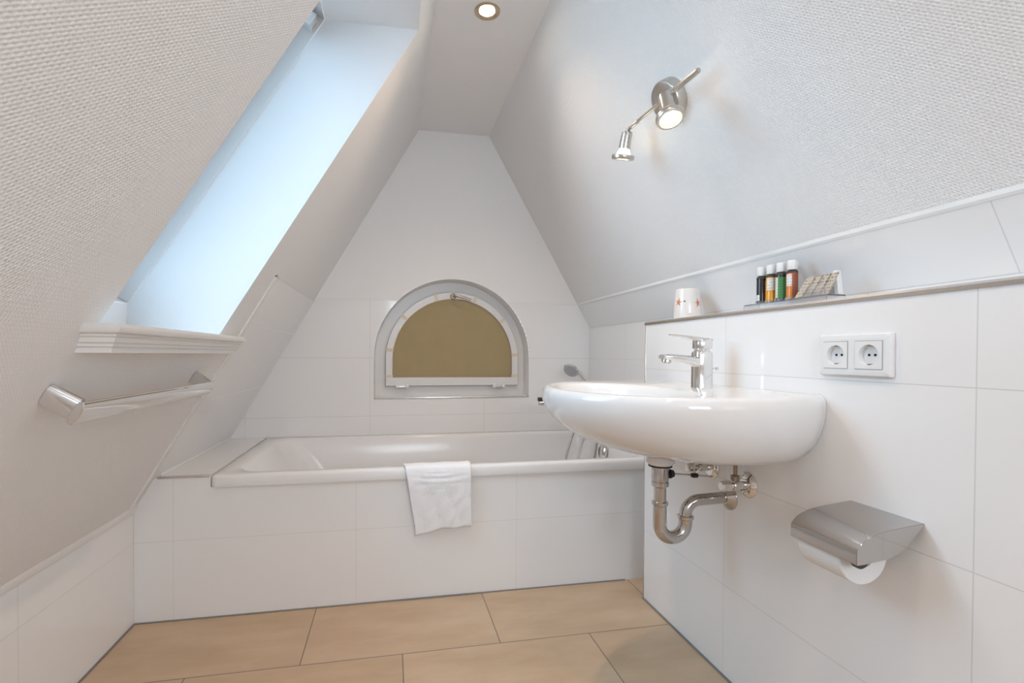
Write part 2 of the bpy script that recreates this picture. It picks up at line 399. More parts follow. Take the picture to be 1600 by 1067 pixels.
# ----------------------------------------------------------------- window_1: arched window
def arch_loop(cx, hw, z0, zc, y, n=48):
    """closed loop: bottom left, up, over the arch, bottom right"""
    pts = [(cx - hw, y, z0)] + [(cx - hw * cos(pi * k / n), y, zc + hw * sin(pi * k / n)) for k in range(n + 1)] + [(cx + hw, y, z0)]
    return pts
def arch_ring(bm, cx, o, i, y0, y1):
    """o, i: (halfwidth, z0, zc) of outer and inner outline"""
    O0 = arch_loop(cx, *o, y0); I0 = arch_loop(cx, *i, y0); O1 = arch_loop(cx, *o, y1); I1 = arch_loop(cx, *i, y1)
    loft(bm, [O0, I0, I1, O1, O0], True, False, False)
    bmesh.ops.remove_doubles(bm, verts=bm.verts[:], dist=1e-6)
w1 = bpy.data.objects.new('window_1', None); C.objects.link(w1); w1.location = (AX, YB + .1, AZ0); w1['kind'] = 'structure'
bm = bmesh.new(); loft(bm, [arch_loop(AX, AR, AZ0, AZC, YB), arch_loop(AX, AR - .006, AZ0 + .004, AZC, YB + .12)], True, False, False)
obj('window_reveal', bm, M['reveal'], w1)
YW = YB + .085
bm = bmesh.new(); arch_ring(bm, AX + .004, (.425, AZ0 - .01, AZC - .002), (.350, .768, AZC - .008), YW + .012, YW + .05); obj('window_frame', bm, M['upvc'], w1)
HS = .363
bm = bmesh.new(); arch_ring(bm, AX + .008, (HS, .737, AZC - .010), (HS - .033, .780, AZC - .010), YW - .012, YW + .014)
sash = obj('window_sash', bm, M['upvc'], w1)
bm = bmesh.new(); HB = HS - .033
arch_ring(bm, AX + .008, (HB + .0005, .7795, AZC - .010), (HB - .004, .784, AZC - .010), YW - .007, YW + .004); obj('sash_seal', bm, M['brass'], w1)
bm = bmesh.new(); arch_ring(bm, AX + .008, (HS + .0022, .7348, AZC - .010), (HS + .0002, .7368, AZC - .010), YW - .004, YW + .012); obj('sash_gasket', bm, M['joint'], w1)
bm = bmesh.new(); l = arch_loop(AX + .008, HB - .003, .783, AZC - .010, YW - .002)
prism(bm, l, (0, .003, 0)); obj('window_blind', bm, M['blind'], w1)
bm = bmesh.new(); prism(bm, arch_loop(AX + .008, HB + .004, .778, AZC - .010, YW + .022), (0, .004, 0)); obj('window_pane', bm, M['glass'], w1)
for hx in (.058, .588):
    bm = bmesh.new(); box(bm, hx - .036, hx + .036, YW - .0125, YW - .008, .724, .745, .002); h = obj('hinge', bm, M['plast'], w1)
    for hy in (hx - .036, hx + .017):
        bm = bmesh.new(); box(bm, hy, hy + .019, YW - .024, YW - .0128, .724, .744, .003); obj('hinge_cap', bm, M['plast'], h)
    bm = bmesh.new(); lathe(bm, (hx - .016, YW - .015, .734), (1, 0, 0), [(.0055, 0), (.0055, .032)], 16); obj('hinge_pin', bm, M['chrome'], h)
bm = bmesh.new(); box(bm, AX - .40, AX + .40, YB + .004, YB + .07, AZ0 + .0005, AZ0 + .004); obj('sill_tile', bm, M['tile_right'], w1)
bm = bmesh.new(); box(bm, AX - AR, AX + AR, YB - .003, YB + .006, AZ0 - .004, AZ0 + .0045, .001, 2); obj('sill_edging', bm, M['alu'], w1)
# handle at the top of the sash
zt = AZC - .010 + HS - .020
bm = bmesh.new(); lathe(bm, (AX + .006, YW - .011, zt), (0, -1, 0), [(.017, 0), (.017, .004), (.014, .007)], 24); hd = obj('handle_rosette', bm, M['brass'], w1)
bm = bmesh.new(); tube(bm, crom([(AX + .006, YW - .016, zt), (AX + .006, YW - .05, zt + .001), (AX + .018, YW - .058, zt), (AX + .055, YW - .058, zt - .010), (AX + .098, YW - .056, zt - .022)], 6), [.006] * 13 + [.0065] * 12, 12)
obj('handle_lever', bm, M['nickel'], hd)
# yellowed tape strips that hold the blind
for deg in (4, 38, 70, 106, 140, 172):
    a = radians(deg); r0, r1 = HB - .002, HS + .004
    ca, sa = cos(a), sin(a); w_ = .0085; cx, cz = AX + .008, AZC - .010
    bm = bmesh.new(); y = YW - .0135
    prism(bm, [(cx + ca * r0 - sa * w_, y, cz + sa * r0 + ca * w_), (cx + ca * r1 - sa * w_, y, cz + sa * r1 + ca * w_), (cx + ca * r1 + sa * w_, y, cz + sa * r1 - ca * w_), (cx + ca * r0 + sa * w_, y, cz + sa * r0 - ca * w_)], (0, .001, 0))
    obj('tape_strip', bm, M['tape'], w1)
for sx in (-1, 1):
    bm = bmesh.new(); x0 = AX + .008 + sx * (HS - .017); box(bm, x0 - .02, x0 + .02, YW - .0137, YW - .0125, .782, .795); obj('tape_strip', bm, M['tape'], w1)

# ----------------------------------------------------------------- window_2: roof window in the left slope
w2 = bpy.data.objects.new('window_2', None); C.objects.link(w2); w2.location = (SL(1.5), 1.3, 1.5); w2['kind'] = 'structure'
def FLx(z): return -1.3610 + .5785 * z
ZB, ZT = 1.051, 1.985
bm = bmesh.new()
prof_f = [(SL(ZO0), ZO0), (FLx(ZB), ZO0), (FLx(ZB), ZB), (FLx(ZT), ZT), (SL(ZO1), ZO1)]
for fn in (yn, yf):
    poly(bm, [(x, fn(z), z) for x, z in prof_f])
for (xa, za), (xb, zb) in (((FLx(ZB), ZO0), (FLx(ZB), ZB)), ((FLx(ZT), ZT), (SL(ZO1), ZO1)), ((SL(ZO0), ZO0), (FLx(ZB), ZO0))):
    poly(bm, [(xa, yn(za), za), (xa, yf(za), za), (xb, yf(zb), zb), (xb, yn(zb), zb)])
obj('window_reveal', bm, M['reveal'], w2)
def rbox(bm, y0, y1, s0, s1, n0, n1, bev=.002):
    """box along the slope: s up the slope from the lower frame corner, n outwards"""
    o = Vector((FLx(ZB), 0, ZB)); b = bmesh.new(); box(b, 0, 1, 0, 1, 0, 1)
    for v in b.verts:
        s_ = s0 + (s1 - s0) * v.co.z; zz_ = ZB + s_ * .8656; yy = y0 + (y1 - y0) * v.co.y
        yy = yn(zz_) + yy / .64 * (yf(zz_) - yn(zz_))
        v.co = o + Vector((0, yy, 0)) + EL * s_ - NL * (n0 + (n1 - n0) * v.co.x)
    if bev: bmesh.ops.bevel(b, geom=b.edges[:], offset=bev, segments=2, affect='EDGES')
    merge(bm, b)
LS = (ZT - ZB) / .8656
yn0, yf0 = yn(1.0), yf(1.0)
yn1, yf1 = yn(1.98), yf(1.98)
def rring(bm, ins, n0, n1, w_):
    rbox(bm, ins, ins + w_, ins, LS - ins, n0, n1); rbox(bm, .64 - ins - w_, .64 - ins, ins, LS - ins, n0, n1)
    rbox(bm, ins + w_, .64 - ins - w_, ins, ins + w_, n0, n1); rbox(bm, ins + w_, .64 - ins - w_, LS - ins - w_, LS - ins, n0, n1)
bm = bmesh.new(); rring(bm, -.014, .001, .13, .017)
obj('window_frame', bm, M['upvc'], w2)
bm = bmesh.new(); rring(bm, .0035, .09, .125, .045); obj('window_sash', bm, M['upvc'], w2)
bm = bmesh.new(); rbox(bm, .045, .64 - .045, .045, LS - .045, .106, .1061, 0); obj('window_pane', bm, M['glass_roof'], w2)
# outer roof collar keeps the daylight to the pane
bm = bmesh.new(); rring(bm, -.17, .02, .12, .155); obj('roof_collar', bm, M['reveal'], w2)
# closing hook near the top
bm = bmesh.new(); rbox(bm, .600, .6365, LS - .062, LS - .028, .012, .038, .004); obj('window_catch', bm, M['plast'], w2)
cen = Vector((FLx(ZB), (yn0 + yf1) / 2, ZB)) + EL * LS / 2 - NL * .13
portal(cen, Vector((0, 1, 0)), EL, yf1 - yn0 + .02, LS + .04, NL)
# moulded sill board below it: profile (x from the nose, z), mitred return at the near end
SY0, SY1 = .932, 1.672
prof = [(.000, .9715), (-.0005, .958), (-.004, .9515), (-.012, .948), (-.012, .944), (-.016, .9405), (-.0175, .931), (-.022, .927), (-.022, .9215), (-.027, .918), (-.027, .907)]
nose = -.453; prof = [(a, .960 + (b - .9715) * .79) for a, b in prof]
bm = bmesh.new()
loopsA, loopsB = [], []
ys = []
for dx, z in prof:
    x = nose + dx
    loopsA.append((x, z, -dx))
rows = []
for x, z, ins in loopsA:
    rows.append([Vector((SL(z) - .004, SY0 + ins, z)), Vector((x, SY0 + ins, z)), Vector((x, SY1 - ins, z)), Vector((SL(z) - .004, SY1 - ins, z))])
vr = [[bm.verts.new(p) for p in r] for r in rows]
for a, b in zip(vr, vr[1:]):
    for i in range(3): bm.faces.new([a[i], b[i], b[i + 1], a[i + 1]])
bm.faces.new(vr[0]); bm.faces.new(vr[-1][::-1])
box(bm, -.755, SL(ZO0) + .02, yn(.96) + .001, yf(.96) - .001, .9550, .9595)
bmesh.ops.bevel(bm, geom=[e for e in bm.edges if all(abs(v.co.z - .960) < 1e-4 for v in e.verts) and abs(e.verts[0].co.x - nose) < 1e-3 and abs(e.verts[1].co.x - nose) < 1e-3], offset=.006, segments=4, affect='EDGES')
obj('window_sill', bm, M['wood'], w2)

# ================================================================= THINGS
# ----------------------------------------------------------------- bathtub
bt = thing('bathtub', 'long white built-in bathtub under the arched window', 'bathtub', (.24, 2.18, .05))
x0, x1, y0, y1 = -.606, 1.0945, 1.798, 2.5735
L = [rrect(x0 + .012, x1, y0 + .010, y1, .012, .452), rrect(x0 + .001, x1, y0 + .001, y1, .02, .450), rrect(x0, x1, y0, y1, .02, .456), rrect(x0, x1, y0, y1, .02, .480),
     rrect(x0 + .003, x1 - .001, y0 + .003, y1 - .001, .02, .487), rrect(x0 + .009, x1 - .004, y0 + .009, y1 - .004, .02, .4905),
     rrect(x0 + .055, x1 - .045, y0 + .048, y1 - .040, .10, .4885), rrect(x0 + .064, x1 - .050, y0 + .055, y1 - .046, .10, .484), rrect(x0 + .070, x1 - .053, y0 + .059, y1 - .050, .10, .474),
     rrect(x0 + .13, x1 - .060, y0 + .068, y1 - .062, .11, .40), rrect(x0 + .22, x1 - .072, y0 + .082, y1 - .076, .12, .28), rrect(x0 + .31, x1 - .09, y0 + .10, y1 - .094, .13, .16),
     rrect(x0 + .37, x1 - .12, y0 + .13, y1 - .124, .13, .10), rrect(x0 + .44, x1 - .18, y0 + .18, y1 - .174, .12, .085)]
bm = bmesh.new(); loft(bm, L, True, False, True); obj('tub_shell', bm, M['enamel'], bt, 50)
ov = Vector((1.028, 2.235, .428))
bm = bmesh.new(); lathe(bm, ov, (-1, 0, .08), [(.037, 0), (.037, .006), (.033, .013), (.029, .016)], 40); k = obj('overflow_knob', bm, M['chrome'], bt); 
bm = bmesh.new()
for a in range(-2, 3):
    ang = radians(180 + a * 14); q = ov + Vector((-.0155, cos(ang) * .026, sin(ang) * .026 + .002))
    box(bm, q.x - .001, q.x + .001, q.y - .004, q.y + .004, q.z - .0017, q.z + .0017)
obj('overflow_slots', bm, M['black'], k)

# ----------------------------------------------------------------- bath mixer, hand shower and hose on the side wall
mx = thing('bath_mixer', 'chrome bath mixer tap on the tiled wall behind the wash basin', 'mixer tap', (1.09, 2.26, .66))
mz = .668
for dy in (-.075, .075):
    bm = bmesh.new(); lathe(bm, (1.0955, 2.26 + dy, mz), (-1, 0, 0), [(.033, 0), (.033, .004), (.026, .012), (.014, .014), (.014, .04)], 28)
    obj('wall_rosette', bm, M['chrome'], mx)
bm = bmesh.new(); lathe(bm, (1.035, 2.15, mz), (0, 1, 0), [(.018, 0), (.026, .006), (.026, .214), (.018, .22)], 28); obj('mixer_body', bm, M['chrome'], mx)
bm = bmesh.new(); tube(bm, crom([(1.03, 2.26, mz), (.96, 2.26, mz - .01), (.90, 2.26, mz - .035), (.885, 2.26, mz - .07)], 6), .014); obj('bath_spout', bm, M['chrome'], mx)
bm = bmesh.new()
prism(bm, [(1.03, 2.247, mz + .014), (1.03, 2.273, mz + .014), (.702, 2.270, mz - .006), (.702, 2.250, mz - .006)], (0, 0, .019), .003)
lv = obj('mixer_lever', bm, M['dchrome'], mx)
bm = bmesh.new(); box(bm, .698, .730, 2.246, 2.272, mz + .014, mz + .032, .003); obj('lever_tip', bm, M['dark'], lv)
hs = thing('hand_shower', 'chrome hand shower on a hose, sticking up behind the basin rim', 'hand shower', (.97, 2.40, .70))
hp = Vector((.920, 2.40, .828)); hn = Vector((-.60, -.55, -.58)).normalized()
bm = bmesh.new(); lathe(bm, hp + hn * -.010, hn, [(.010, -.010), (.026, -.004), (.040, .008), (.042, .015), (.038, .0185)], 36)
head = obj('shower_head', bm, M['chrome'], hs)
bm = bmesh.new(); lathe(bm, hp + hn * .0085, hn, [(.036, -.001), (.035, .0016)], 36); obj('spray_face', bm, pm('grey_spray_face', (.45, .46, .47), .35), head)
bm = bmesh.new()
tube(bm, crom([hp - hn * .004, (.955, 2.405, .818), (.990, 2.41, .785), (1.035, 2.415, .735), (1.045, 2.42, .70)], 6), [.014] * 25, 16); obj('shower_handle', bm, M['chrome'], hs)
bm = bmesh.new(); box(bm, 1.03, 1.0955, 2.40, 2.44, .70, .735, .006); obj('shower_holder', bm, M['chrome'], hs)
bm = bmesh.new()
tube(bm, crom([(1.045, 2.42, .70), (1.03, 2.42, .62), (.965, 2.415, .54), (.925, 2.41, .46), (.895, 2.40, .36), (.90, 2.37, .26), (.95, 2.32, .25), (.99, 2.29, .33), (1.005, 2.27, .45), (1.02, 2.262, .56), (1.035, 2.26, .645)], 8), .0062, 12)
obj('shower_hose', bm, M['nickel'], hs)

# ----------------------------------------------------------------- towel over the tub's front rim
tw_y = [(1.892, .33), (1.888, .40), (1.878, .455), (1.866, .480), (1.838, .4955), (1.815, .4970), (1.800, .4965), (1.791, .4915), (1.787, .482), (1.786, .46), (1.785, .42), (1.785, .36), (1.786, .30), (1.787, .245)]
path = crom([(0, y, z) for y, z in tw_y], 7)
bm = bmesh.new(); nx = 70; grid = []
lens = [0]
for a, b in zip(path, path[1:]): lens.append(lens[-1] + (b - a).length)
i_top = max(range(len(path)), key=lambda i: path[i].z)
for i, p in enumerate(path):
    s = lens[i] - lens[i_top]; t = max(0, s / .25); row = []
    tt = min(1, t)
    xl = .046 + .040 * tt; xr = .291 + .004 * tt
    for j in range(nx + 1):
        u = j / nx; x = xl + (xr - xl) * u; y, z = p.y, p.z
        if s > .03:
            k = min(1, (s - .03) / .05)
            bot = -.0 * u
            e_ = min(1, u / .5); hem = .019 * e_ * e_ * (3 - 2 * e_) + .002 * sin(u * 16)
            z = z + hem * (t ** 2) * .9
            w_ = .0022 * sin(x * 45 + z * 22 + 1) + .0008 * sin(x * 120 - z * 90)
            wr = 0
            for zc, am, cu in ((.462, .0052, .010), (.440, .0046, .014), (.425, .0036, -.012), (.476, .0030, -.008), (.405, .0026, .016)):
                dz = z - (zc + cu * (2 * u - 1) ** 2); wr += am * math.exp(-(dz / .005) ** 2) * math.exp(-((u - .5) / .33) ** 2)
            y -= k * (abs(w_) + wr + .004 + .006 * math.exp(-((u - .52) / .10) ** 2) * tt)
        else: z += .0008 * sin(x * 70) + .0012
        row.append(bm.verts.new((x, y, z)))
    grid.append(row)
for a, b in zip(grid, grid[1:]):
    for j in range(nx): bm.faces.new([a[j], a[j + 1], b[j + 1], b[j]])
tw = obj('hand_towel', bm, M['terry'], None, 80)
md = tw.modifiers.new('thick', 'SOLIDIFY'); md.thickness = .0055; md.offset = 0
tx = bpy.data.textures.new('terry_pile', 'CLOUDS'); tx.noise_scale = .006
tag(tw, 'small white terry towel hanging over the front rim of the bathtub', 'towel'); rebase(tw, (.17, 1.80, .497))

# ----------------------------------------------------------------- towel rail on the left slope
tr = thing('towel_rail', 'flat chrome towel rail fixed below the roof window sill', 'towel rail', (SL(.845), 1.27, .845))
def oval(c, ax1, r1, ax2, r2, n=28): return [Vector(c) + ax1 * (r1 * cos(2 * pi * k / n)) + ax2 * (r2 * sin(2 * pi * k / n)) for k in range(n)]
def rail_sec(y, dn, w_, t_, tilt=0):
    c = Vector((SL(.843), y, .843)) + NL * dn
    return c
zb = .838
A = Vector((SL(zb), .958, zb)); B = Vector((SL(zb), 1.585, zb))
Yv = Vector((0, 1, 0))
nout = .052
def post(P, sgn, name):
    bm = bmesh.new(); loops = []
    for t in (0, .04, .3, .6, .9, 1.0):
        c = P + NL * (.001 + (nout - .003) * t) + Yv * (sgn * .010 * t) - EL * .004 * t
        # section: long axis up the slope, short axis along Y; the free end is cut on the mitre
        loop = []
        for k in range(28):
            a = 2 * pi * k / 28; off = EL * (.0215 * cos(a)) + Yv * (.0105 * sin(a))
            q = c + off
            loop.append(q)
        loops.append(loop)
    loft(bm, loops); return obj(name, bm, M['chrome'], tr)
post(A, 1, 'rail_post'); post(B, -1, 'rail_post')
bm = bmesh.new(); loops = []
for y in (.9535, .9550, .9600, 1.27, 1.583, 1.588, 1.5895):
    c = Vector((SL(zb), y, zb)) + NL * (nout + .004) - EL * .006
    e = .35 if y in (.9535, 1.5895) else 1
    loops.append([c - EL * .0 + EL * (.0225 * (.93 if e < 1 else 1) * cos(a)) + NL * (.0085 * sin(a) * (1.0 if e == 1 else .85)) for a in [2 * pi * k / 28 for k in range(28)]])
loft(bm, loops); obj('rail_bar', bm, M['chrome'], tr)

# ----------------------------------------------------------------- wash basin
wb = thing('wash_basin', 'white ceramic wall-hung wash basin on the tiled right wall', 'wash basin', (.927, 1.19, .74))
YC = 1.19; XF = XW - .0008
half = crom([(0, .297, 0), (.05, .322, 0), (.13, .342, 0), (.22, .346, 0), (.31, .330, 0), (.39, .290, 0), (.455, .225, 0), (.502, .145, 0), (.524, .07, 0), (.530, 0, 0)], 6)
out = [(s, -w) for s, w, _ in half] + [(s, w) for s, w, _ in half[-2::-1]]          # near side -> front -> far side
nwall = 16
wallp = [(0, .297 - 2 * .297 * k / nwall) for k in range(1, nwall)]
out = out + wallp
def lp(fs, fw, z, inset=0, zfun=None):
    pts = []
    for s, w in out:
        ss, ww = s * fs, w * fw
        if inset:
            r = sqrt((s - .22) ** 2 + w * w)
            if s > 1e-6: ss = s - inset * (s - .22) / r; ww = w - inset * w / r
            else: ss = 0; ww = w * (1 - inset / .297)
            ss = max(0, ss) * fs; ww *= fw
        pts.append((XF - ss, YC + ww, zfun(ss) if zfun else z))
    return pts
loops = []
ZBOT, ZR = .657, .797
for k in range(0, 15):
    a = radians(90 - 90 * k / 14)
    kk = cos(a); fs = .46 + .54 * kk ** .92; fw = .52 + .48 * kk ** .80
    zz = ZR - (ZR - ZBOT) * sin(a) ** 1.1
    if k == 0: loops.append(lp(fs * .6, fw * .6, ZBOT))
    loops.append(lp(fs, fw, zz))
dz = lambda s: .823 - .0075 * math.exp(-((s - .10) / .07) ** 2) * (1 if s > .0 else 1)
loops.append(lp(1, 1, .806, .0005)); loops.append(lp(1, 1, .815, .0035)); loops.append(lp(1, 1, .8205, .009)); loops.append(lp(1, 1, .823, .017))
icx, icy, iax, iay = .335, 0, .150, .256
def inner(f, z, fx=None):
    pts = []
    for s, w in out:
        a = math.atan2(w - icy, (s - icx) * 1.5); p = 2.0
        c_, s_ = abs(cos(a)), abs(sin(a)); rr = (c_ ** p + s_ ** p) ** (-1 / p)
        pts.append((XF - (icx + iax * f * rr * cos(a)), YC + iay * f * rr * sin(a), z))
    return pts
for f, z in ((1.075, .8195), (1.03, .8175), (1.0, .812), (.975, .800), (.94, .775), (.87, .74), (.75, .708), (.55, .690), (.30, .682), (.12, .680)): loops.append(inner(f, z))
bm = bmesh.new(); loft(bm, loops); obj('basin_bowl', bm, M['ceramic'], wb, 60)
bm = bmesh.new(); lathe(bm, (XF - .335, YC, .6805), (0, 0, 1), [(.032, 0), (.030, .003), (.012, .0035)], 32); obj('drain_plug', bm, M['chrome'], wb)
bm = bmesh.new(); lathe(bm, (.7165, 1.20, .662), (0, 0, -1), [(.020, .002), (.024, .018), (.036, .028), (.038, .042), (.030, .050)], 36); obj('drain_collar', bm, M['ceramic'], wb)

# ----------------------------------------------------------------- basin tap
tx_, ty_, tz_ = .836, 1.195, .8155
tp = thing('basin_tap', 'chrome single-lever tap standing on the wash basin deck', 'tap', (tx_, ty_, tz_))
bm = bmesh.new(); 
def sq(cx, cy, rx, ry, z, p=3.2, n=36):
    o = []
    for k in range(n):
        a = 2 * pi * k / n; r = (abs(cos(a)) ** p + abs(sin(a)) ** p) ** (-1 / p); o.append((cx + rx * r * cos(a), cy + ry * r * sin(a), z))
    return o
loft(bm, [sq(tx_, ty_, .0265, .0235, tz_), sq(tx_, ty_, .0255, .0225, tz_ + .004), sq(tx_, ty_, .0250, .0220, tz_ + .06), sq(tx_, ty_, .0250, .0220, tz_ + .098), sq(tx_, ty_, .0235, .0205, tz_ + .103)])
obj('tap_body', bm, M['chrome'], tp)
bm = bmesh.new(); loops = []
for x, hw, zt_, zb_ in ((tx_ + .010, .020, .903, .868), (tx_ - .012, .020, .905, .871), (tx_ - .030, .0185, .907, .880), (tx_ - .055, .0175, .909, .888), (tx_ - .085, .017, .911, .892), (tx_ - .112, .0165, .912, .896), (tx_ - .122, .014, .910, .899)):
    cz, hz = (zt_ + zb_) / 2, (zt_ - zb_) / 2; l = []
    for k in range(28):
        a = 2 * pi * k / 28; r = (abs(cos(a)) ** 3.5 + abs(sin(a)) ** 3.5) ** (-1 / 3.5); l.append((x, ty_ + hw * r * cos(a), cz + hz * r * sin(a)))
    loops.append(l)
loft(bm, loops); obj('tap_spout', bm, M['chrome'], tp)
bm = bmesh.new(); lathe(bm, (tx_ - .106, ty_, .900), (-.15, 0, -1), [(.012, 0), (.0125, .010), (.010, .013)], 24); obj('aerator', bm, M['dchrome'], tp)
bm = bmesh.new(); lathe(bm, (tx_, ty_, .917), (0, 0, 1), [(.019, 0), (.021, .004), (.019, .010)], 30); obj('cartridge_ring', bm, M['chrome'], tp)
bm = bmesh.new(); loft(bm, [sq(tx_ + .001, ty_, .023, .021, .927), sq(tx_ + .001, ty_, .0235, .0215, .931), sq(tx_ + .001, ty_, .0235, .0215, .949), sq(tx_ + .001, ty_, .021, .019, .955)])
loops = []
for x, hw, zt_, zb_ in ((tx_ + .020, .019, .9555, .945), (tx_, .0205, .9575, .943), (tx_ - .03, .019, .9605, .949), (tx_ - .06, .0165, .9635, .956), (tx_ - .085, .014, .9655, .960), (tx_ - .097, .009, .9655, .9625)):
    cz, hz = (zt_ + zb_) / 2, (zt_ - zb_) / 2
    loops.append([(x, ty_ + hw * cos(2 * pi * k / 24), cz + hz * sin(2 * pi * k / 24)) for k in range(24)])
loft(bm, loops); obj('tap_lever', bm, M['chrome'], tp)
bm = bmesh.new(); tube(bm, [(tx_ + .024, ty_, .872), (tx_ + .046, ty_, .8725)], .0022, 10); lathe(bm, (tx_ + .043, ty_, .8725), (1, 0, 0), [(.004, 0), (.004, .007)], 14); obj('popup_rod', bm, M['chrome'], tp)

# ----------------------------------------------------------------- bottle trap under the basin
tq = thing('drain_trap', 'chrome U-shaped drain trap below the wash basin', 'drain pipe', (.717, 1.20, .50))
dx_, ty2 = .7165, 1.20
bm = bmesh.new(); lathe(bm, (dx_, ty2, .6105), (0, 0, -1), [(.031, 0), (.031, .0025)], 32); obj('seal_ring', bm, M['black'], tq)
bm = bmesh.new(); lathe(bm, (dx_, ty2, .6075), (0, 0, -1), [(.022, 0), (.0225, .002), (.0225, .036), (.0205, .037), (.0205, .040), (.0225, .041), (.0225, .052), (.018, .056)], 36); obj('waste_body', bm, M['dchrome'], tq)
bm = bmesh.new(); tube(bm, [(dx_, ty2, .556), (dx_, ty2, .508)], .0162, 28); obj('tail_pipe', bm, M['dchrome'], tq)
RU = .0385
pts = [(dx_, ty2, .502), (dx_, ty2, .47)] + [(dx_ + RU - RU * cos(radians(a)), ty2, .4495 - RU * sin(radians(a))) for a in range(0, 181, 10)] + [(dx_ + 2 * RU, ty2, .463)]
bm = bmesh.new(); tube(bm, pts, .0178, 28); obj('trap_bend', bm, M['dchrome'], tq)
ux = dx_ + 2 * RU
pts = [(ux, ty2, .458)] + [(ux + .040 - .040 * cos(radians(a)), ty2, .470 + .040 * sin(radians(a))) for a in range(0, 86, 9)] + [(.905, ty2, .5125), (.9265, ty2, .5135)]
bm = bmesh.new(); tube(bm, pts, .0160, 28); obj('outlet_pipe', bm, M['dchrome'], tq)
for c in ((dx_, ty2, .513), (ux, ty2, .4705)):
    bm = bmesh.new(); lathe(bm, c, (0, 0, -1), [(.0175, 0), (.0215, .001), (.0220, .003), (.0215, .005), (.0215, .009), (.0175, .012)], 32); obj('pipe_nut', bm, M['dchrome'], tq)
bm = bmesh.new(); lathe(bm, (.9275, ty2, .5125), (-1, 0, 0), [(.035, 0), (.0345, .003), (.028, .009), (.020, .019), (.0165, .020)], 36); obj('wall_rosette', bm, M['dchrome'], tq)
# pop-up linkage
bm = bmesh.new(); lathe(bm, (dx_ + .02, ty2, .586), (1, 0, 0), [(.009, 0), (.009, .006), (.0125, .006), (.0125, .011), (.010, .013), (.010, .018), (.004, .020)], 20); kn = obj('linkage_nut', bm, M['black'], tq)
bm = bmesh.new(); tube(bm, [(dx_ + .035, ty2, .586), (dx_ + .166, ty2 + .01, .570)], .0024, 10); obj('linkage_rod', bm, M['dchrome'], tq)
bm = bmesh.new(); box(bm, dx_ + .097, dx_ + .116, ty2 - .003, ty2 + .012, .571, .583, .004); obj('linkage_clip', bm, M['black'], tq)
bm = bmesh.new(); tube(bm, [(dx_ + .106, ty2 + .004, .573), (dx_ + .106, ty2 + .004, .655)], .0018, 8); obj('pull_rod', bm, M['dchrome'], tq)

# ----------------------------------------------------------------- the two angle valves
def valve(y, z, label, src=None):
    t = thing('angle_valve', label, 'valve', (.9275, y, z), 'angle valves under the wash basin')
    bm = bmesh.new(); lathe(bm, (.9278, y, z), (-1, 0, 0), [(.034, 0), (.034, .003), (.028, .009), (.016, .012)], 32); obj('wall_rosette', bm, M['chrome'], t)
    bm = bmesh.new(); lathe(bm, (.920, y, z), (-1, 0, 0), [(.011, 0), (.011, .028), (.0135, .028), (.0135, .040), (.009, .042), (.009, .050)], 24); obj('valve_body', bm, M['chrome'], t)
    bm = bmesh.new(); lathe(bm, (.872, y, z), (-1, 0, 0), [(.012, 0), (.0145, .003), (.0135, .024), (.010, .027)], 12); obj('valve_knob', bm, M['chrome'], t, 20)
    bm = bmesh.new(); lathe(bm, (.888, y, z + .008), (0, 0, 1), [(.009, 0), (.009, .008), (.0115, .008), (.0115, .018), (.006, .020)], 18); obj('valve_outlet', bm, M['brass'], t)
    bm = bmesh.new(); tube(bm, [(.888, y, z + .024), (.888, y, .658)], .0052, 14); obj('supply_pipe', bm, M['brass'], t)
    return t
valve(1.125, .567, 'chrome angle valve nearer the camera, its brown pipe rising into the basin')
valve(1.275, .580, 'chrome angle valve half hidden behind the drain linkage')

# ----------------------------------------------------------------- double socket
ds = thing('double_socket', 'white double power socket on the tiled wall', 'socket', (XW, .827, .911))
xf = XW - .0005
bm = bmesh.new()
yy0, yy1, zz0, zz1 = .749, .905, .868, .954
def fr(t, ins, r): return [(xf - t, a, b) for a, b, _ in rrect(yy0 + ins, yy1 - ins, zz0 + ins, zz1 - ins, r, 0, 6)]
def cutloop(yc, t, h): return [(xf - t, a, b) for a, b, _ in rrect(yc - h, yc + h, .911 - h, .911 + h, .001, 0, 6)]
loft(bm, [fr(0, 0, .004), fr(.006, 0, .004), fr(.0095, .003, .004), fr(.0105, .010, .0002)], True, True, False)
hq = .0284; a_, b_, c_, d_ = yy0 + .010, yy1 - .010, zz0 + .010, zz1 - .010
for q in ((a_, b_, c_, .911 - hq), (a_, b_, .911 + hq, d_), (a_, .7915 - hq, .911 - hq, .911 + hq), (.7915 + hq, .8635 - hq, .911 - hq, .911 + hq), (.8635 + hq, b_, .911 - hq, .911 + hq)): poly(bm, [(xf - .0105, q[0], q[2]), (xf - .0105, q[1], q[2]), (xf - .0105, q[1], q[3]), (xf - .0105, q[0], q[3])])
fm = obj('socket_frame', bm, M['plast'], ds)
